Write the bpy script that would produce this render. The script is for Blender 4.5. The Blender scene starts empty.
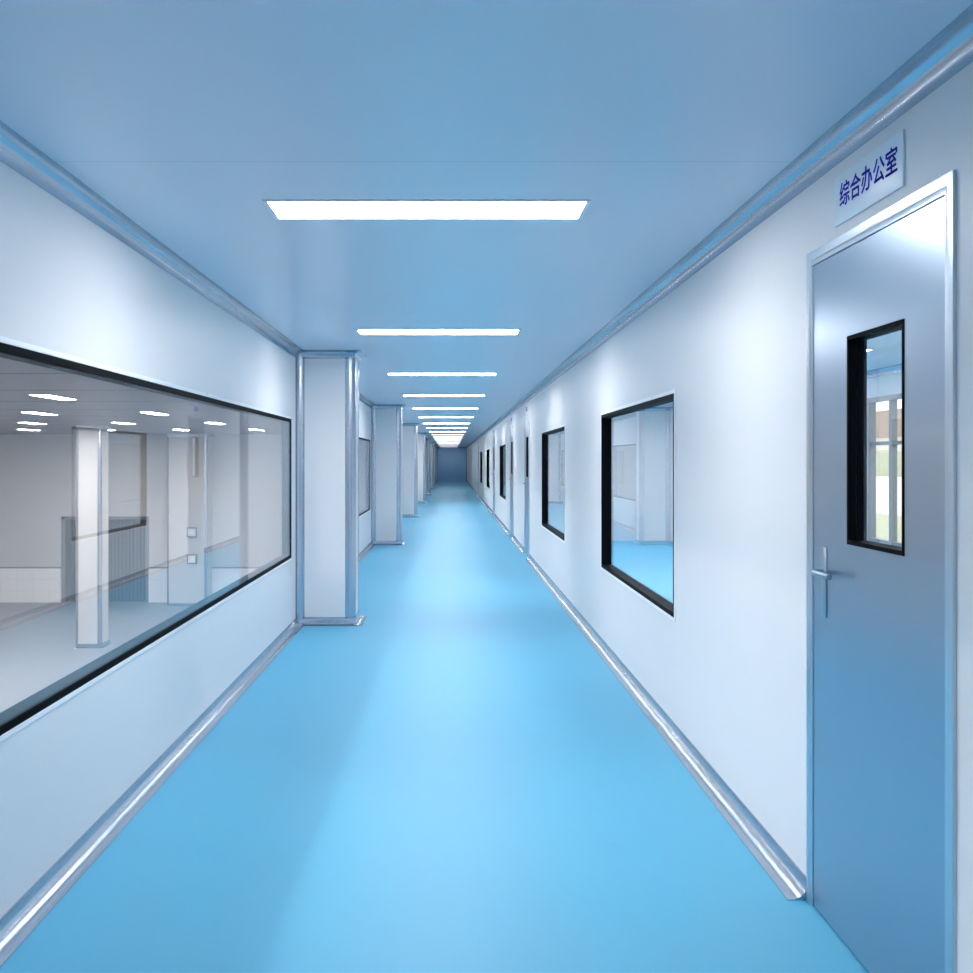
import bpy, bmesh, math, random
from mathutils import Vector, Matrix

C = bpy.context.scene.collection
PI = math.pi

# ------------------------------------------------------------------ sizes
XL, XR = -1.391, 1.214          # corridor faces of the two long walls
H = 2.487                       # ceiling height
EYE = 1.487
T = 0.06                        # sandwich panel thickness
Y0, Y1 = -5.5, 74.0             # corridor start (behind the viewpoint) and end
R = 0.060                       # radius of the aluminium coves
LIP = 0.012
XROOM = 4.7                     # far wall of the rooms on the right
HALL_F = -3.81                  # floor of the hall on the left
HALL_X, HALL_Y = -19.0, 38.2

# ------------------------------------------------------------------ materials
def nodes_of(name):
    m = bpy.data.materials.new(name)
    m.use_nodes = True
    nt = m.node_tree
    return m, nt, nt.nodes['Principled BSDF']

def pm(name, col, rough=0.4, metal=0.0, spec=0.5, var=0.03, scale=6.0, rvar=0.05, coat=0.0, stretch=None):
    """principled surface with a faint procedural variation in tone and gloss"""
    m, nt, b = nodes_of(name)
    tc = nt.nodes.new('ShaderNodeTexCoord')
    mp = nt.nodes.new('ShaderNodeMapping')
    if stretch: mp.inputs['Scale'].default_value = stretch
    nz = nt.nodes.new('ShaderNodeTexNoise')
    nz.inputs['Scale'].default_value = scale
    nz.inputs['Detail'].default_value = 3
    nt.links.new(tc.outputs['Object'], mp.inputs['Vector'])
    nt.links.new(mp.outputs['Vector'], nz.inputs['Vector'])
    mr = nt.nodes.new('ShaderNodeMapRange')
    mr.inputs['To Min'].default_value = 1 - var
    mr.inputs['To Max'].default_value = 1 + var
    nt.links.new(nz.outputs['Fac'], mr.inputs['Value'])
    mx = nt.nodes.new('ShaderNodeVectorMath'); mx.operation = 'SCALE'
    mx.inputs[0].default_value = col[:3]
    nt.links.new(mr.outputs['Result'], mx.inputs['Scale'])
    nt.links.new(mx.outputs['Vector'], b.inputs['Base Color'])
    rr = nt.nodes.new('ShaderNodeMapRange')
    rr.inputs['To Min'].default_value = max(0.02, rough - rvar)
    rr.inputs['To Max'].default_value = rough + rvar
    nt.links.new(nz.outputs['Fac'], rr.inputs['Value'])
    nt.links.new(rr.outputs['Result'], b.inputs['Roughness'])
    b.inputs['Metallic'].default_value = metal
    b.inputs['Specular IOR Level'].default_value = spec
    b.inputs['Coat Weight'].default_value = coat
    b.inputs['Coat Roughness'].default_value = 0.15
    return m

def joints(m, axis, period, offset, width, dark):
    """thin panel joints at a fixed pitch, multiplied into the base colour"""
    nt = m.node_tree
    b = nt.nodes['Principled BSDF']
    src = b.inputs['Base Color'].links[0].from_socket
    g = nt.nodes.new('ShaderNodeNewGeometry')
    sp = nt.nodes.new('ShaderNodeSeparateXYZ')
    nt.links.new(g.outputs['Position'], sp.inputs['Vector'])
    def mth(op, a, bb):
        n = nt.nodes.new('ShaderNodeMath'); n.operation = op
        for i, v in enumerate((a, bb)):
            if v is None: continue
            if isinstance(v, (int, float)): n.inputs[i].default_value = v
            else: nt.links.new(v, n.inputs[i])
        return n.outputs[0]
    v = mth('SUBTRACT', sp.outputs[axis], offset)
    v = mth('DIVIDE', v, period)
    v = mth('FRACT', v, None)
    v = mth('LESS_THAN', v, width / period)
    v = mth('MULTIPLY', v, dark)
    v = mth('SUBTRACT', 1.0, v)
    sc = nt.nodes.new('ShaderNodeVectorMath'); sc.operation = 'SCALE'
    nt.links.new(src, sc.inputs[0]); nt.links.new(v, sc.inputs['Scale'])
    nt.links.new(sc.outputs['Vector'], b.inputs['Base Color'])

def emit(name, col, strength):
    m, nt, b = nodes_of(name)
    b.inputs['Base Color'].default_value = (.9, .9, .9, 1)
    b.inputs['Emission Color'].default_value = (*col, 1)
    b.inputs['Emission Strength'].default_value = strength
    b.inputs['Roughness'].default_value = .4
    return m

def glass(name, tint, power):
    """clear pane: see-through, with the mirror share of its glass faces rising at grazing angles"""
    m = bpy.data.materials.new(name); m.use_nodes = True
    nt = m.node_tree
    for n in list(nt.nodes): nt.nodes.remove(n)
    out = nt.nodes.new('ShaderNodeOutputMaterial')
    g = nt.nodes.new('ShaderNodeNewGeometry')
    dot = nt.nodes.new('ShaderNodeVectorMath'); dot.operation = 'DOT_PRODUCT'
    nt.links.new(g.outputs['Incoming'], dot.inputs[0]); nt.links.new(g.outputs['Normal'], dot.inputs[1])
    def mth(op, a, bb=None):
        n = nt.nodes.new('ShaderNodeMath'); n.operation = op
        for i, v in enumerate((a, bb)):
            if v is None: continue
            if isinstance(v, (int, float)): n.inputs[i].default_value = v
            else: nt.links.new(v, n.inputs[i])
        return n.outputs[0]
    c = mth('ABSOLUTE', dot.outputs['Value'])
    f = mth('POWER', mth('SUBTRACT', 1.0, c), 5.0)
    f = mth('ADD', mth('MULTIPLY', f, 0.96), 0.04)
    f = mth('SUBTRACT', 1.0, mth('POWER', mth('SUBTRACT', 1.0, f), power))
    tr = nt.nodes.new('ShaderNodeBsdfTransparent'); tr.inputs['Color'].default_value = (*tint, 1)
    gl = nt.nodes.new('ShaderNodeBsdfGlossy'); gl.inputs['Roughness'].default_value = 0.0
    gl.inputs['Color'].default_value = (.95, .97, 1, 1)
    mx = nt.nodes.new('ShaderNodeMixShader')
    nt.links.new(f, mx.inputs[0]); nt.links.new(tr.outputs[0], mx.inputs[1]); nt.links.new(gl.outputs[0], mx.inputs[2])
    nt.links.new(mx.outputs[0], out.inputs['Surface'])
    return m

M = {}
M['panel']   = pm('white_coated_panel', (.77, .767, .775), .42, spec=.36, var=.012, scale=2.0, rvar=.0)
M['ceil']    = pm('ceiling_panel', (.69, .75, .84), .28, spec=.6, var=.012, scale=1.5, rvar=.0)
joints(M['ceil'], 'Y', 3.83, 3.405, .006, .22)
M['floor']   = pm('blue_epoxy', (.085, .44, .66), .47, spec=.8, var=.02, scale=1.2, rvar=.0)
M['alu']     = pm('brushed_aluminium', (.46, .51, .58), .25, metal=1, var=.005, scale=2, rvar=.0, stretch=(6, .1, 6))
M['alu_v']   = pm('brushed_aluminium_upright', (.48, .53, .60), .27, metal=1, var=.005, scale=2, rvar=.0, stretch=(6, 6, .1))
M['steel']   = pm('coated_steel_door', (.38, .46, .55), .28, metal=1, var=.01, scale=3, rvar=.0)
M['jamb']    = pm('steel_door_frame', (.58, .65, .71), .30, metal=1, var=.01, scale=5, rvar=.0)
M['black']   = pm('black_window_gasket', (.004, .005, .007), .5, spec=.015, var=.05, scale=8, rvar=.0)
M['rim']     = pm('white_window_bead', (.96, .96, .96), .3, var=.01)
M['glass']   = glass('clear_double_glazing', (.97, .97, .97), .85)
M['glass_right'] = glass('clear_inner_glazing', (.97, .97, .97), .6)
M['glass_in'] = glass('clear_single_glazing', (.98, .98, .98), .6)
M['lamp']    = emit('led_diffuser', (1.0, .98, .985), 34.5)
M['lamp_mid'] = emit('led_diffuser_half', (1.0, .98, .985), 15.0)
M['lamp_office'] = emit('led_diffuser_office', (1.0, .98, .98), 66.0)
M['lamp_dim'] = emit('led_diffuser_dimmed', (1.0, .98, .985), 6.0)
M['lamp_hall'] = emit('led_diffuser_hall', (1.0, .96, .94), 118.0)
M['lampframe'] = pm('white_lamp_frame', (.84, .88, .92), .35, var=.01)
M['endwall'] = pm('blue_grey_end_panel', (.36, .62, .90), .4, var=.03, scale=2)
M['sign']    = pm('frosted_acrylic_sign', (.80, .87, .94), .35, var=.01)
M['ink']     = pm('dark_blue_lettering', (.03, .035, .66), .5, spec=.1, var=.02)
M['hwall']   = pm('hall_wall_paint', (.56, .56, .56), .55, spec=.3, var=.02, scale=1)
M['hceil']   = pm('hall_ceiling_panel', (.22, .22, .23), .6, spec=.2, var=.02, scale=1)
joints(M['hceil'], 'Y', 2.75, .6, .13, .8)
M['hfloor']  = pm('hall_grey_floor', (.27, .29, .32), .45, spec=.4, var=.05, scale=.8)
M['dado']    = pm('pale_dado_tile', (.82, .82, .82), .35, var=.02)
joints(M['dado'], 'X', .6, 0, .02, .12)
joints(M['dado'], 'Z', .43, HALL_F, .02, .12)
M['hdark']   = pm('dark_grey_edge', (.22, .23, .25), .5)
M['shutter'] = pm('dark_grey_shutter', (.11, .115, .125), .5, var=.06)
M['box']     = pm('pale_switch_box', (.70, .71, .72), .4)
M['room']    = pm('room_wall_panel', (.76, .745, .735), .38, var=.015, scale=2)
M['mullion'] = pm('grey_window_bar', (.22, .24, .26), .4, metal=.3, var=.03)
M['lawn']    = pm('lawn_green', (.50, .54, .36), .9, spec=.1, var=.25, scale=3)
M['paving']  = pm('pale_paving', (.80, .78, .70), .8, spec=.2, var=.06, scale=.6)
M['hedge']   = pm('hedge_leaf', (.50, .54, .38), .9, spec=.1, var=.4, scale=6)
M['render']  = pm('cream_render', (.84, .80, .72), .8, var=.04)
M['brick']   = pm('brown_cladding', (.42, .33, .26), .8, var=.15, scale=3)

# ------------------------------------------------------------------ mesh builder
class MB:
    def __init__(s): s.v = []; s.f = []; s.mi = []
    def add(s, vs, fs):
        o = len(s.v); s.v += [tuple(p) for p in vs]
        s.f += [tuple(o + i for i in f) for f in fs]
    def box(s, a, b):
        (x0, y0, z0), (x1, y1, z1) = a, b
        s.add([(x0,y0,z0),(x1,y0,z0),(x1,y1,z0),(x0,y1,z0),(x0,y0,z1),(x1,y0,z1),(x1,y1,z1),(x0,y1,z1)],
              [(0,3,2,1),(4,5,6,7),(0,1,5,4),(1,2,6,5),(2,3,7,6),(3,0,4,7)])
        return s
    def prism(s, poly, axis, a, b):
        """poly: 2D points; axis Y -> (x,z), axis Z -> (x,y), axis X -> (y,z)"""
        def P(p, t):
            return {'Y': (p[0], t, p[1]), 'Z': (p[0], p[1], t), 'X': (t, p[0], p[1])}[axis]
        n = len(poly)
        s.add([P(p, a) for p in poly] + [P(p, b) for p in poly],
              [tuple(range(n))[::-1], tuple(range(n, 2*n))] +
              [(i, (i+1) % n, n + (i+1) % n, n + i) for i in range(n)])
        return s
    def ring(s, y0, y1, z0, z1, w, x0, x1):
        """picture-frame ring in the y-z plane, width w inwards from the rectangle, between x0 and x1"""
        vs = []
        for x in (x0, x1):
            for k in (0, w):
                vs += [(x,y0+k,z0+k),(x,y1-k,z0+k),(x,y1-k,z1-k),(x,y0+k,z1-k)]
        fs = []
        for i in range(4):
            j = (i+1) % 4
            fs += [(i, j, 4+j, 4+i), (8+i, 12+i, 12+j, 8+j), (i, 8+i, 8+j, j), (4+i, 4+j, 12+j, 12+i)]
        s.add(vs, fs); return s
    def slab(s, axis, a, b, u0, u1, w0, w1, holes=()):
        """panel with rectangular holes; axis X: u=y w=z ; axis Y: u=x w=z ; axis Z: u=x w=y"""
        us = sorted({u0, u1, *[q for h in holes for q in h[:2]]})
        ws = sorted({w0, w1, *[q for h in holes for q in h[2:]]})
        us = [u for u in us if u0 <= u <= u1]; ws = [w for w in ws if w0 <= w <= w1]
        def solid(i, j):
            if i < 0 or j < 0 or i >= len(us)-1 or j >= len(ws)-1: return False
            cu, cw = (us[i]+us[i+1])/2, (ws[j]+ws[j+1])/2
            return not any(h[0] < cu < h[1] and h[2] < cw < h[3] for h in holes)
        def P(u, w, t):
            return {'X': (t, u, w), 'Y': (u, t, w), 'Z': (u, w, t)}[axis]
        for i in range(len(us)-1):
            for j in range(len(ws)-1):
                if not solid(i, j): continue
                q = [(us[i],ws[j]),(us[i+1],ws[j]),(us[i+1],ws[j+1]),(us[i],ws[j+1])]
                s.add([P(*p, a) for p in q], [(0,1,2,3)])
                s.add([P(*p, b) for p in q], [(3,2,1,0)])
                for (di, dj), (p, r) in {(0,-1):(0,1),(1,0):(1,2),(0,1):(2,3),(-1,0):(3,0)}.items():
                    if not solid(i+di, j+dj):
                        s.add([P(*q[p], a), P(*q[r], a), P(*q[r], b), P(*q[p], b)], [(0,1,2,3)])
        return s
    def sweep(s, path, prof, closed_path=False):
        """prof: list of (outward offset, z); path: plan points; outward is to the right of travel"""
        n = len(path); k = len(prof); vs = []
        for i in range(n):
            p = Vector(path[i])
            d1 = (Vector(path[i]) - Vector(path[i-1])).normalized() if i > 0 else None
            d2 = (Vector(path[i+1]) - Vector(path[i])).normalized() if i < n-1 else None
            d1 = d1 or d2; d2 = d2 or d1
            n1 = Vector((d1.y, -d1.x)); n2 = Vector((d2.y, -d2.x))
            mt = (n1 + n2); mt = mt / max(1e-6, mt.dot(n1))
            for (o, z) in prof:
                q = p + mt * o; vs.append((q.x, q.y, z))
        fs = [tuple(range(k))[::-1], tuple(range((n-1)*k, n*k))]
        for i in range(n-1):
            for j in range(k):
                a, b = i*k + j, i*k + (j+1) % k
                fs.append((a, b, b + k, a + k))
        s.add(vs, fs); return s
    def tube(s, pts, r, seg=12):
        pts = [Vector(p) for p in pts]; rings = []
        for i, p in enumerate(pts):
            d = (pts[min(i+1, len(pts)-1)] - pts[max(i-1, 0)]).normalized()
            a = d.orthogonal().normalized(); b = d.cross(a)
            rings.append([p + (a*math.cos(2*PI*j/seg) + b*math.sin(2*PI*j/seg))*r for j in range(seg)])
        # keep ring orientation consistent
        for i in range(1, len(rings)):
            best = min(range(seg), key=lambda o: sum((rings[i][(j+o) % seg]-rings[i-1][j]).length for j in range(seg)))
            rings[i] = [rings[i][(j+best) % seg] for j in range(seg)]
        vs = [q for rg in rings for q in rg]
        fs = [tuple(range(seg))[::-1], tuple(range((len(pts)-1)*seg, len(pts)*seg))]
        for i in range(len(pts)-1):
            for j in range(seg):
                fs.append((i*seg+j, i*seg+(j+1) % seg, (i+1)*seg+(j+1) % seg, (i+1)*seg+j))
        s.add(vs, fs); return s
    def build(s, name, mat, parent=None, bevel=0, seg=2, smooth=True, weld=True):
        me = bpy.data.meshes.new(name)
        me.from_pydata(s.v, [], s.f); me.update()
        bm = bmesh.new(); bm.from_mesh(me)
        if weld: bmesh.ops.remove_doubles(bm, verts=bm.verts, dist=1e-5)
        bmesh.ops.recalc_face_normals(bm, faces=bm.faces)
        if bevel:
            es = [e for e in bm.edges if len(e.link_faces) == 2 and e.calc_face_angle(0) > .6]
            bmesh.ops.bevel(bm, geom=es, offset=bevel, segments=seg, profile=.5, affect='EDGES', clamp_overlap=True)
        bm.to_mesh(me); bm.free()
        if smooth:
            for p in me.polygons: p.use_smooth = True
            me.set_sharp_from_angle(angle=math.radians(32))
        me.materials.append(M[mat])
        o = bpy.data.objects.new(name, me); C.objects.link(o)
        if parent: o.parent = parent
        return o

def tag(o, label=None, cat=None, group=None, kind=None):
    if label: o['label'] = label
    if cat: o['category'] = cat
    if group: o['group'] = group
    if kind: o['kind'] = kind
    return o

def empty(name, loc, rz=0):
    o = bpy.data.objects.new(name, None); C.objects.link(o)
    o.location = loc; o.rotation_euler = (0, 0, rz); o.empty_display_size = .2
    return o

def copy_tree(o, parent=None):
    c = o.copy(); C.objects.link(c)
    if parent: c.parent = parent
    for ch in [q for q in C.objects if q.parent == o]: copy_tree(ch, c)
    return c

def struct(o, label, cat): return tag(o, label, cat, kind='structure')

ORD = ['first', 'second', 'third', 'fourth', 'fifth', 'sixth', 'seventh', 'eighth', 'ninth', 'tenth', 'eleventh',
       'twelfth', 'thirteenth', 'fourteenth', 'fifteenth', 'sixteenth', 'seventeenth', 'eighteenth', 'nineteenth', 'twentieth']

# ------------------------------------------------------------------ openings
COL_F = [9.25, 18.1, 27.0, 36.0, 45.0, 54.0, 63.0, 71.2]        # front faces of the columns
COL_D, COL_X = .45, -.865
WZ0, WZ1 = .640, 1.853
LWIN = [(1.25, 8.91), (10.15, 17.72), (19.0, 26.6), (27.9, 35.65)]
RWIN = [(5.50, 8.145), (10.75, 13.42), (22.1, 24.75), (30.95, 33.65), (38.0, 40.9)]
DW, DH = 1.006, 2.186
RDOOR = [2.947, 16.03, 20.0, 28.1, 43.4, 57.0]                   # centres

# ------------------------------------------------------------------ shell
struct(MB().slab('Z', -.12, 0, XL - T, XROOM + T, Y0, Y1 + .1).build('floor', 'floor', smooth=False),
       'glossy bright blue epoxy floor of the corridor and side rooms', 'floor')
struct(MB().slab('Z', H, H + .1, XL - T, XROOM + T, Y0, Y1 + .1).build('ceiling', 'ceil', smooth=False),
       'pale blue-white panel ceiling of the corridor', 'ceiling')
struct(MB().slab('X', XL - T, XL, Y0, Y1, HALL_F, H, [(a, b, WZ0, WZ1) for a, b in LWIN]).build('wall_left', 'panel', smooth=False),
       'white panel wall on the left with the wide windows onto the hall', 'wall')
struct(MB().slab('X', XR, XR + T, Y0, Y1, 0, H,
        [(a, b, WZ0, WZ1) for a, b in RWIN] + [(c - DW/2, c + DW/2, 0, DH) for c in RDOOR]).build('wall_right', 'panel', smooth=False),
       'white panel wall on the right with doors and small windows', 'wall')
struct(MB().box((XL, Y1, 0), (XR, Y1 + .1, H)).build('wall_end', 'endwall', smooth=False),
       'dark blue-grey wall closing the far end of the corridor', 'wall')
struct(MB().box((XL, Y0 - .1, 0), (XROOM, Y0, H)).build('wall_back', 'panel', smooth=False),
       'unseen white wall added behind the viewpoint to keep sky light out', 'wall')  # unseen, added to block the sky; the real corridor runs on

# side rooms on the right
OWIN = (8.62, 11.47, .58, 2.19)
struct(MB().slab('X', XROOM, XROOM + .07, Y0, Y1, 0, H, [OWIN]).build('wall_outer', 'room', smooth=False),
       'outer wall of the office behind the near door, with a daylight window', 'wall')
for i, (y, nm, lb) in enumerate([(19.0, 'wall_office', 'white end wall of the room seen through the large right window'),
                                 (29.5, 'wall_middle', 'partition wall of the room seen through the third right window')]):
    struct(MB().box((XR + T, y, 0), (XROOM, y + .08, H)).build(nm, 'room', smooth=False), lb, 'wall')

# hall on the left
struct(MB().slab('Z', HALL_F - .1, HALL_F, HALL_X, XL - T, Y0, HALL_Y + .5).build('floor_hall', 'hfloor', smooth=False),
       'grey floor of the sunken hall behind the left window', 'floor')
struct(MB().slab('Z', H, H + .1, HALL_X, XL - T - .001, Y0, HALL_Y).build('ceiling_hall', 'hceil', smooth=False),
       'grey panelled ceiling of the hall behind the left window', 'ceiling')
GX0, GX1, GZ = -14.57, -11.27, -.59
struct(MB().slab('Y', HALL_Y, HALL_Y + .5, HALL_X, XL - T, HALL_F, H, [(GX0, GX1, HALL_F, GZ)]).build('wall_hall', 'hwall', smooth=False),
       'pale grey back wall of the hall with a dark doorway', 'wall')
struct(MB().box((HALL_X - .1, Y0, HALL_F), (HALL_X, HALL_Y, H)).build('wall_hall_side', 'hwall', smooth=False),
       'far side wall of the hall behind the left window', 'wall')
struct(MB().box((HALL_X, Y0 - .1, HALL_F), (XL - T, Y0, H)).build('wall_hall_front', 'hwall', smooth=False),
       'front wall of the hall behind the left window', 'wall')
# dado along the hall back wall, with its dark capping line
n = 0
for (a, b, lb) in [(HALL_X, GX0, 'left of the dark doorway'), (GX1, -10.31, 'between the dark doorway and the pilaster'), (-8.89, XL - T, 'right of the pilaster')]:
    n += 1
    t = empty('baseboard_hall_%d' % n, ((a + b)/2, HALL_Y, HALL_F))
    w = (b - a)/2
    struct(t, 'pale tiled dado on the hall back wall, ' + lb, 'dado')
    MB().box((-w, -.06, 0), (w, 0, 1.28)).build('tile_panel', 'dado', t)
    MB().box((-w, -.075, 1.28), (w, 0, 1.335)).build('capping', 'hdark', t)

# ------------------------------------------------------------------ coves
def arc(cx, cz, r, a0, a1, n=10):
    return [(cx + r*math.cos(math.radians(a0 + (a1-a0)*i/n)), cz + r*math.sin(math.radians(a0 + (a1-a0)*i/n))) for i in range(n+1)]

def cove_profile(top):
    """(offset from wall, height) of a concave quarter-round with two small lips; wall at 0"""
    e = .004
    pr = [(0, 0), (0, R + LIP), (e, R + LIP), (e, R)]
    pr += [(R - (R-e)*math.cos(math.radians(a)), R - (R-e)*math.sin(math.radians(a))) for a in range(9, 82, 8)]
    pr += [(R, e), (R + LIP, e), (R + LIP, 0)]
    if top: pr = [(o, H - z) for o, z in pr]
    return pr

def cove(name, x, sgn, y0, y1, top, label):
    pr = [(x + sgn*o, z) for o, z in cove_profile(top)]
    o = MB().prism(pr, 'Y', y0, y1).build(name, 'alu')
    struct(o, label, 'trim'); return o

tn = 0
bays = [(Y0, COL_F[0])] + [(COL_F[i] + COL_D, COL_F[i+1]) for i in range(len(COL_F)-1)] + [(COL_F[-1] + COL_D, Y1)]
for i, (a, b) in enumerate(bays):
    w = 'before the first column' if i == 0 else 'behind the %s column' % ORD[i-1]
    tn += 1; cove('trim_%d' % tn, XL, 1, a, b, True, 'curved aluminium cove along the ceiling, left wall, ' + w)
    cove('baseboard_left_%d' % (i+1), XL, 1, a, b, False, 'curved aluminium cove skirting, left wall, ' + w)
tn += 1; cove('trim_%d' % tn, XR, -1, Y0, Y1, True, 'curved aluminium cove along the ceiling, right wall')
cuts = [Y0] + [q for c in RDOOR for q in (c - DW/2, c + DW/2)] + [Y1]
for i in range(0, len(cuts), 2):
    w = 'before the first door' if i == 0 else 'beyond the %s door' % ORD[i//2 - 1]
    cove('baseboard_right_%d' % (i//2 + 1), XR, -1, cuts[i], cuts[i+1], False, 'curved aluminium cove skirting, right wall, ' + w)
# upright coves and top cove in front of the end wall
tn += 1
mb = MB()
for x, s in ((XL, 1), (XR, -1)):
    mb.prism([(x + s*o, Y1 - q) for o, q in cove_profile(False)], 'Z', 0, H)
struct(mb.build('trim_%d' % tn, 'alu_v'), 'upright aluminium corner coves beside the dark end wall', 'trim')
tn += 1
struct(MB().sweep([(XL, Y1), (XR, Y1)], cove_profile(True)).build('trim_%d' % tn, 'alu'), 'aluminium cove over the dark end wall', 'trim')
tn += 1
struct(MB().sweep([(XR + T, 19.0), (XROOM, 19.0)], cove_profile(True)).build('trim_%d' % tn, 'alu'),
       'aluminium cove over the end wall of the room behind the right window', 'trim')
tn += 1
struct(MB().prism([(XROOM - o, z) for o, z in cove_profile(True)], 'Y', Y0, 19.0).build('trim_%d' % tn, 'alu'),
       'aluminium cove over the outer wall of the office', 'trim')

# ------------------------------------------------------------------ columns
def corner_rail(cx, cy, sx, sy, r=.055, lip=.03, e=.004):
    """convex rounded corner rail; (cx,cy) is the sharp corner, (sx,sy) points away from the column"""
    P = lambda u, v: (cx - sx*u, cy - sy*v)
    pts = [P(r + lip, .002), P(r + lip, -e), P(r, -e)]
    pts += [P(r - (r+e)*math.sin(math.radians(a)), r - (r+e)*math.cos(math.radians(a))) for a in range(10, 90, 10)]
    pts += [P(-e, r), P(-e, r + lip), P(.002, r + lip), P(r, r)]
    return pts

def make_column():
    w = COL_X - XL; d = COL_D
    t = empty('column', (0, 0, 0))
    k = .05
    MB().prism([(0, 0), (w-k, 0), (w, k), (w, d-k), (w-k, d), (0, d)], 'Z', 0, H).build('shaft', 'panel', t)
    for (cy, sy) in ((0, -1), (d, 1)):
        MB().prism(corner_rail(w, cy, 1, sy), 'Z', 0.004, H - .004).build('corner_rail', 'alu_v', t)
        MB().prism([(o, cy + sy*q) for o, q in cove_profile(False)], 'Z', 0.002, H - .002).build('wall_cove', 'alu_v', t)
    path = [(0, d), (w, d), (w, 0), (0, 0)]
    path = path[::-1]
    MB().sweep(path, [(o, z) for o, z in cove_profile(False)]).build('base_cove', 'alu', t)
    MB().sweep(path, [(o, z) for o, z in cove_profile(True)]).build('top_cove', 'alu', t)
    return t
proto = make_column()
for i, y in enumerate(COL_F):
    o = proto if i == 0 else copy_tree(proto)
    o.location = (XL, y, 0)
    lab = ['nearest and largest white boxed column with aluminium corners, left wall of the corridor',
           'second white boxed column from the front, left wall, behind the narrow window'][i] if i < 2 else \
          '%s white boxed column from the front along the left wall%s' % (ORD[i], ', last before the dark end wall' if i == len(COL_F)-1 else '')
    tag(o, lab, 'column', 'boxed columns along the left wall')

# hall column and pilaster
def hall_column(name, x0, x1, y0, y1, label, cat):
    w, d = x1 - x0, y1 - y0
    t = empty(name, (x0, y0, HALL_F)); h = H - HALL_F; k = .06
    MB().prism([(0, 0), (w-k, 0), (w, k), (w, d), (0, d)], 'Z', 0, h).build('shaft', 'hwall', t)
    MB().prism(corner_rail(w, 0, 1, -1, .06, .03, .012), 'Z', 0, h).build('corner_rail', 'alu_v', t)
    MB().box((-.03, -.03, 0), (.03, .02, h)).build('edge_strip', 'hdark', t)
    MB().sweep([(0, 0), (w, 0), (w, d)], [(0, 0), (0, .1), (.05, .1), (.05, .02), (.1, 0)]).build('base_cove', 'alu', t)
    MB().sweep([(0, 0), (w, 0), (w, d)], [(0, h), (0, h - .1), (.05, h - .1), (.1, h)]).build('top_cove', 'alu', t)
    return tag(t, label, cat)
hall_column('column', -10.6, -9.93, 29.0, 29.65, 'free-standing pale column in the grey hall behind the left window', 'column')
hall_column('pilaster', -10.31, -8.89, 37.3, HALL_Y, 'wide pale pilaster against the hall back wall, carrying two square boxes', 'pilaster')

for z, lb in ((-1.12, 'upper square pale switch box on the hall pilaster'), (-2.10, 'lower square pale switch box on the hall pilaster')):
    t = empty('switch_box', (-9.43, 37.3, z))
    MB().box((-.185, -.06, -.185), (.185, -.001, .185)).build('housing', 'hdark', t, .01)
    MB().box((-.135, -.075, -.135), (.135, -.055, .135)).build('cover_plate', 'box', t, .008)
    MB().box((-.08, -.085, -.05), (.08, -.07, .05)).build('rocker', 'dado', t, .006)
    tag(t, lb, 'switch', 'switch boxes on the pilaster')

# roller door in the hall doorway
t = empty('door_hall', ((GX0 + GX1)/2, HALL_Y, HALL_F))
struct(t, 'wide dark grey doorway shutter in the hall back wall', 'door')
w = (GX1 - GX0)/2; h = GZ - HALL_F
mb = MB()
nsl = 22
for i in range(nsl):
    a = -w + .12 + (2*w - .24)*i/nsl; b = -w + .12 + (2*w - .24)*(i+1)/nsl
    mb.box((a + .008, .30, 0), (b - .008, .36, h - .1))
mb.box((-w + .1, .34, 0), (w - .1, .38, h - .08))
mb.build('shutter', 'shutter', t)
mb = MB()
mb.box((-w, .05, 0), (-w + .14, .45, h)); mb.box((w - .14, .05, 0), (w, .45, h)); mb.box((-w, .05, h - .12), (w, .45, h))
mb.build('door_frame', 'hdark', t)

# ------------------------------------------------------------------ windows
def make_window(name, x, y0, y1, left, label):
    L = (y1 - y0)/2; h = WZ1 - WZ0
    t = empty(name, (x, (y0 + y1)/2, WZ0), PI if left else 0)
    B = .029 if left else .025
    MB().ring(-L, L, 0, h, B, -.007, T + .012).build('frame', 'black', t, .002, 1)
    MB().ring(-L - .02, L + .02, -.02, h + .02, .0195, -.007, -.0005).build('bead', 'rim', t, .002, 1)
    gx = -.003 if left else .037
    MB().box((gx, -L + B, B), (gx + .006, L - B, h - B)).build('glass_pane', 'glass' if left else 'glass_right', t, smooth=False)
    return struct(t, label, 'window')
wn = 0
for i, (a, b) in enumerate(LWIN):
    wn += 1
    make_window('window_%d' % wn, XL, a, b, True,
        ['very wide black-framed window on the left looking into the grey hall',
         'black-framed hall window on the left wall between the first and second columns',
         'black-framed hall window on the left wall between the second and third columns',
         'black-framed hall window on the left wall between the third and fourth columns'][i])
rl = ['largest black-framed window on the right wall, nearest to the office door',
      'second black-framed window on the right wall, between the large window and the second door',
      'third black-framed window on the right wall, past the third door',
      'fourth black-framed window on the right wall, past the fourth door',
      'farthest black-framed window on the right wall, before the fifth door']
for i, (a, b) in enumerate(RWIN):
    wn += 1
    make_window('window_%d' % wn, XR, a, b, False, rl[i])

# daylight window of the office
wn += 1
t = empty('window_%d' % wn, (XROOM, (OWIN[0] + OWIN[1])/2, OWIN[2]))
struct(t, 'grey-barred daylight window seen through the glass of the near door', 'window')
L = (OWIN[1] - OWIN[0])/2; h = OWIN[3] - OWIN[2]
MB().ring(-L, L, 0, h, .05, -.01, .07).build('frame', 'mullion', t)
for k in range(1, 5):
    y = L - .57*k
    MB().box((0, y - .025, .05), (.07, y + .025, h - .05)).build('mullion', 'mullion', t)
MB().box((.001, -L + .05, 1.08), (.069, L - .05, 1.12)).build('transom', 'mullion', t)
MB().box((.03, -L + .05, .05), (.036, L - .05, h - .05)).build('glass_pane', 'glass_in', t, smooth=False)

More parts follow.
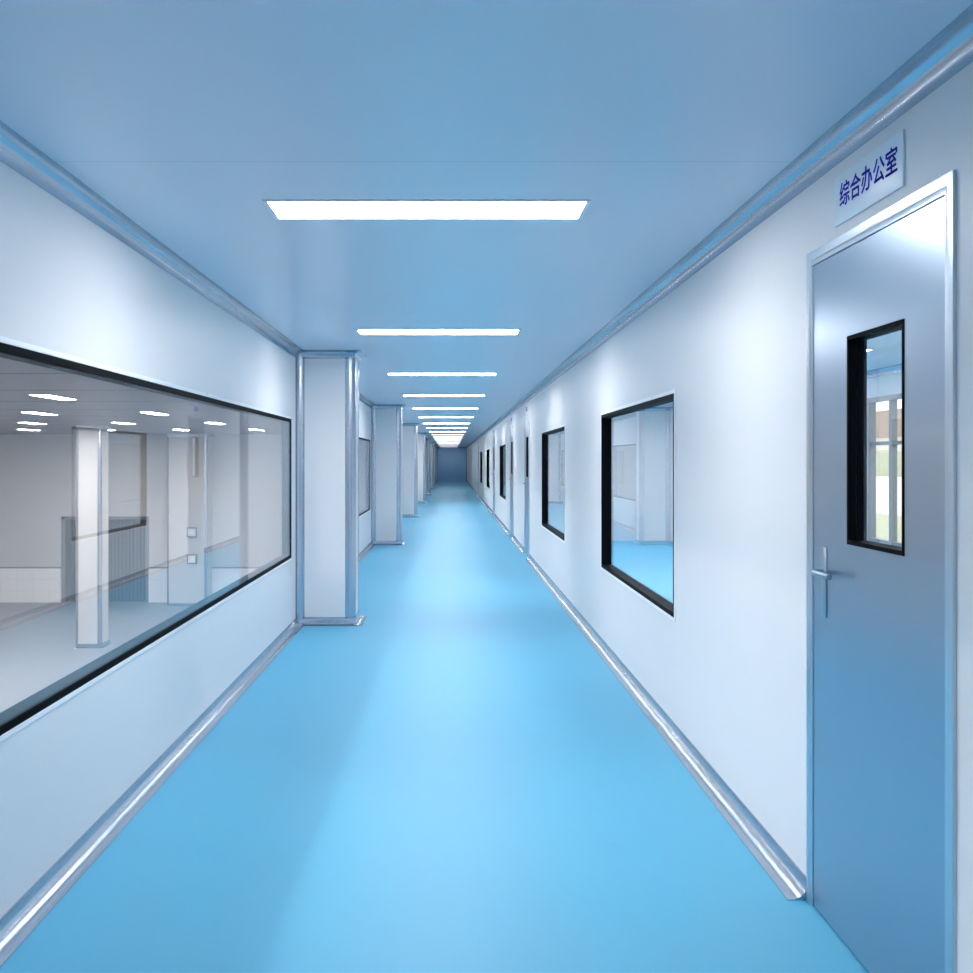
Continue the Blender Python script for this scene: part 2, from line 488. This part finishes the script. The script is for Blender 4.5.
# ------------------------------------------------------------------ doors
def make_door(name):
    t = empty(name, (0, 0, 0))
    w, h, f = DW/2, DH, .048
    P = [(-.009, 0), (-.009, .030), (-.006, .033), (-.006, f), (T + .01, f), (T + .01, 0)]      # (x, inset)
    mb = MB()
    # jambs and head as one mitred ring, open at the floor
    pts = [(-w, 0, 1, 0), (-w, h, 1, -1), (w, h, -1, -1), (w, 0, -1, 0)]
    vs = []
    for (y, z, sy, sz) in pts:
        for (x, i) in P: vs.append((x, y + sy*i, z + sz*i))
    k = len(P); fs = [tuple(range(k)), tuple(range(3*k, 4*k))]
    for a in range(3):
        for j in range(k):
            fs.append((a*k + j, a*k + (j+1) % k, (a+1)*k + (j+1) % k, (a+1)*k + j))
    mb.add(vs, fs)
    mb.build('door_frame', 'jamb', t, .0015, 1)
    # leaf with vision panel
    a0, a1, b0, b1 = -.226, .165, 1.233, 1.867
    leaf = MB().slab('X', -.002, .046, -w + f + .001, w - f - .001, .006, h - f - .001, [(a0, a1, b0, b1)]).build('leaf', 'steel', t, .0015, 1)
    MB().ring(a0, a1, b0, b1, .013, -.004, .053).build('vision_frame', 'black', leaf, .001, 1)
    MB().box((.020, a0 + .013, b0 + .013), (.025, a1 - .013, b1 - .013)).build('glass_pane', 'glass_in', leaf, smooth=False)
    # lever handle on its long plate, latch side is the far side
    hy, hz = .353, 1.128
    hd = MB()
    hd.tube([(-.001, hy, hz), (-.028, hy, hz), (-.036, hy - .004, hz), (-.041, hy - .014, hz), (-.042, hy - .06, hz), (-.040, hy - .145, hz)], .009)
    lever = hd.build('lever_handle', 'steel', t)
    MB().box((-.007, hy - .02, .982), (-.001, hy + .02, 1.209)).build('handle_plate', 'steel', lever, .003)
    return t
dproto = make_door('door_1')
dl = ['tall grey-blue steel door with a narrow black-framed glass, nearest on the right',
      'second steel door from the front on the right wall, past the second right window',
      'third steel door from the front on the right wall, just past the second door',
      'fourth steel door from the front on the right wall, between the third and fourth windows',
      'fifth steel door from the front on the right wall, past the farthest right window',
      'farthest steel door on the right wall, near the dark end wall']
for i, c in enumerate(RDOOR):
    o = dproto if i == 0 else copy_tree(dproto)
    o.name = 'door_%d' % (i + 1)
    o.location = (XR, c, 0)
    struct(o, dl[i], 'door')

# ------------------------------------------------------------------ door signs
def text_mesh(s, size):
    cu = bpy.data.curves.new('lettering', 'FONT')
    cu.body = s; cu.size = size; cu.align_x = 'CENTER'; cu.align_y = 'CENTER'
    cu.extrude = 0; cu.resolution_u = 6
    ob = bpy.data.objects.new('lettering', cu); C.objects.link(ob)
    dg = bpy.context.evaluated_depsgraph_get(); dg.update()
    me = bpy.data.meshes.new_from_object(ob.evaluated_get(dg))
    C.objects.unlink(ob); bpy.data.objects.remove(ob)
    xs = [v.co.x for v in me.vertices]; ys = [v.co.y for v in me.vertices]
    return me, min(xs), max(xs), min(ys), max(ys)

def sign_body(y, z0, z1, hw):
    t = empty('door_sign', (XR, y, z0))
    MB().box((-.007, -hw, 0), (-.0005, hw, z1 - z0)).build('plate', 'sign', t, .002)
    return t
SZ0, SZ1, SHW = 2.220, 2.373, .24
s1 = sign_body(2.96, SZ0, SZ1, SHW)
tag(s1, 'pale sign plate with five blue Chinese characters over the near steel door', 'sign')
me, x0, x1, y0, y1 = text_mesh('\u7efc\u5408\u529e\u516c\u5ba4', .1)
sx, sy = .405/(x1 - x0), .074/(y1 - y0)
cx, cy = (x0 + x1)/2, (y0 + y1)/2
vs, fs = [], []
for (ox, oz) in ((0, 0), (.0022, .0004), (-.0022, -.0004), (0, .0013), (0, -.0013)):      # bold strokes
    q = len(vs)
    vs += [(-.0074 - .0001*(len(vs) > 0) - abs(ox)*.1, -(v.co.x - cx)*sx - .006 + ox, (v.co.y - cy)*sy + .0865 + oz) for v in me.vertices]
    fs += [tuple(q + k for k in p.vertices) for p in me.polygons]
me = bpy.data.meshes.new('lettering'); me.from_pydata(vs, [], fs); me.update()
bm = bmesh.new(); bm.from_mesh(me)
for f in bm.faces:
    f.normal_update()
    if f.normal.x > 0: f.normal_flip()
bm.to_mesh(me); bm.free()
me.materials.append(M['ink'])
lo = bpy.data.objects.new('lettering', me); C.objects.link(lo); lo.parent = s1

s2 = None
rng = random.Random(4)
for i, c in enumerate(RDOOR[1:]):
    if s2 is None:
        s2 = sign_body(c, SZ0, SZ1, .19); o = s2
        mb = MB()                                   # small illegible blue marks
        for k in range(3):
            yc = .09 - .09*k
            for q in range(3):
                zz = .05 + .026*q + rng.uniform(-.004, .004)
                mb.box((-.0085, yc - .034, zz), (-.0068, yc + .034, zz + .011))
            for q in range(2):
                yy = yc - .02 + .04*q
                mb.box((-.0088, yy - .005, .045), (-.0068, yy + .005, .115))
        mb.build('blue_marks', 'ink', s2)
    else:
        o = copy_tree(s2)
    o.location = (XR, c, SZ0)
    tag(o, 'small pale sign plate with blue marks over the %s door from the front' % ORD[i + 1], 'sign', 'sign plates over the far doors')

# ------------------------------------------------------------------ ceiling lights
def make_light(mat):
    t = empty('ceiling_light', (0, 0, H))
    hw, hd, f = .630, .152, .018
    mb = MB()
    mb.ring(-hw, hw, -hd, hd, f, -.006, -.0005)
    mb.v = [(y, z, x) for (x, y, z) in mb.v]
    mb.build('frame', 'lampframe', t, .0015, 1)
    MB().box((-hw + f, -hd + f, -.0055), (hw - f, hd - f, -.001)).build('diffuser', mat, t, smooth=False)
    return t
LP = make_light('lamp'); LD = make_light('lamp_dim'); LH = make_light('lamp_hall'); LM = make_light('lamp_mid'); LO = make_light('lamp_office')
used = set()
def place_light(src, x, y, rz, label, group):
    o = src if src not in used else copy_tree(src)
    used.add(src)
    o.location = (x, y, H); o.rotation_euler = (0, 0, rz)
    tag(o, label, 'ceiling light', group)
G1 = 'light panels down the corridor ceiling'
for n in range(19):
    y = 4.05 + 3.83*n
    if n == 0: lb = 'largest white light panel, nearest in the corridor ceiling row'
    elif n == 18: lb = 'farthest light panel of the corridor ceiling row, close to the end wall'
    else: lb = '%s white light panel from the front in the corridor ceiling row' % ORD[n]
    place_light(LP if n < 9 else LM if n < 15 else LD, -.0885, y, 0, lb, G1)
place_light(LM, -.0885, .24, 0, 'white light panel in the corridor ceiling over the viewpoint', G1)
place_light(LP, -.0885, -3.59, 0, 'white light panel in the corridor ceiling behind the viewpoint', G1)
for k, y in enumerate((1.6, 5.43, 9.25, 13.05, 16.85)):
    place_light(LO, 3.16, y, 0, ['office light panel nearest the front', 'office light panel above the room behind the near door',
        'light panel glimpsed through the glass of the near steel door', 'light panel in the room behind the second right window',
        'light panel glimpsed at the top corner of the large right window'][k], 'light panels in the office')
place_light(LO, 3.16, 22.0, 0, 'unseen light panel added to brighten the room behind the third right window', 'light panels in the office')  # unseen lamp, put in to brighten what shows behind this glass
place_light(LO, 3.16, 26.6, 0, 'unseen light panel added to brighten the room past the third right window', 'light panels in the office')  # second unseen lamp, added so the same room renders brighter
rows = [-6.2, -8.62, -11.05, -13.5, -3.75]
seen = {(0, 3): "largest hall light, top of the four at the left window's left edge",
        (1, 4): "hall light second from the top of the four at the left window's left edge",
        (2, 5): "hall light third from the top of the four at the left window's left edge",
        (3, 6): "lowest of the four hall lights at the left window's left edge",
        (0, 4): 'hall light up and right of the pale hall column, largest right of it',
        (1, 5): 'hall ceiling light just right of the top of the pale hall column',
        (2, 6): 'hall ceiling light half hidden behind the top of the pale hall column',
        (1, 6): 'small hall ceiling light above the left half of the pilaster with square boxes',
        (0, 5): 'hall ceiling light above the right edge of the pilaster with square boxes',
        (0, 6): 'rightmost hall ceiling light in the wide left window'}
for r, x in enumerate(rows):
    for k, y in enumerate((-1.0, 4.5, 10.0, 15.95, 21.45, 27.0, 32.7)):
        place_light(LH, x, y, PI/2, seen.get((r, k), 'hall ceiling light out of sight beside the wide left window'),
                    'light panels in the hall ceiling')

# ------------------------------------------------------------------ outdoors
struct(MB().slab('Z', -.2, -.1, XROOM + .12, 13, -20, 90).build('ground_lawn', 'lawn', smooth=False), 'green lawn strip outside the office window', 'lawn')
struct(MB().slab('Z', -.2, -.1, 13, 200, -20, 300).build('ground_paving', 'paving', smooth=False), 'pale paved yard beyond the lawn outside the window', 'ground')
rng = random.Random(2)
mb = MB()
pts = []
for k in range(61):
    y = 60 + 2.0*k
    pts.append((y, 2.5 + rng.uniform(-.18, .18)))
mb.prism([(60, -.1)] + pts + [(180, -.1)], 'X', 45, 47)
tag(mb.build('hedge', 'hedge'), 'long green hedge across the yard outside the office window', 'hedge')
t = empty('building', (52, 70, -.1))
MB().box((0, 0, 0), (14, 120, 4.4)).build('wall', 'render', t)
MB().box((-.3, -.3, 4.4), (14.3, 120.3, 7.6)).build('upper_storey', 'brick', t)
tag(t, 'pale building with a brown upper storey far outside the office window', 'building')

# ------------------------------------------------------------------ world
wd = bpy.data.worlds.new('sky'); bpy.context.scene.world = wd; wd.use_nodes = True
bg = wd.node_tree.nodes['Background']
bg.inputs['Color'].default_value = (.95, .97, 1, 1)
bg.inputs['Strength'].default_value = 2.2

# ------------------------------------------------------------------ camera
cam = bpy.data.cameras.new('camera'); co = bpy.data.objects.new('camera', cam); C.objects.link(co)
co.location = (0, 0, EYE); co.rotation_euler = (PI/2, 0, 0)
cam.sensor_width = 36; cam.lens = 1020/973*36
cam.shift_x = (486.5 - 450)/973
cam.shift_y = -(486.5 - 461)/973
cam.clip_end = 1000
sc = bpy.context.scene
sc.camera = co
sc.view_settings.view_transform = 'Standard'
sc.view_settings.look = 'None'
sc.view_settings.exposure = 0
sc.view_settings.gamma = 1
sc.view_settings.use_curve_mapping = False
sc.cycles.max_bounces = 14
sc.cycles.diffuse_bounces = 8
sc.cycles.glossy_bounces = 6
sc.cycles.transparent_max_bounces = 16
sc.cycles.sample_clamp_indirect = 6
sc.cycles.use_denoising = True
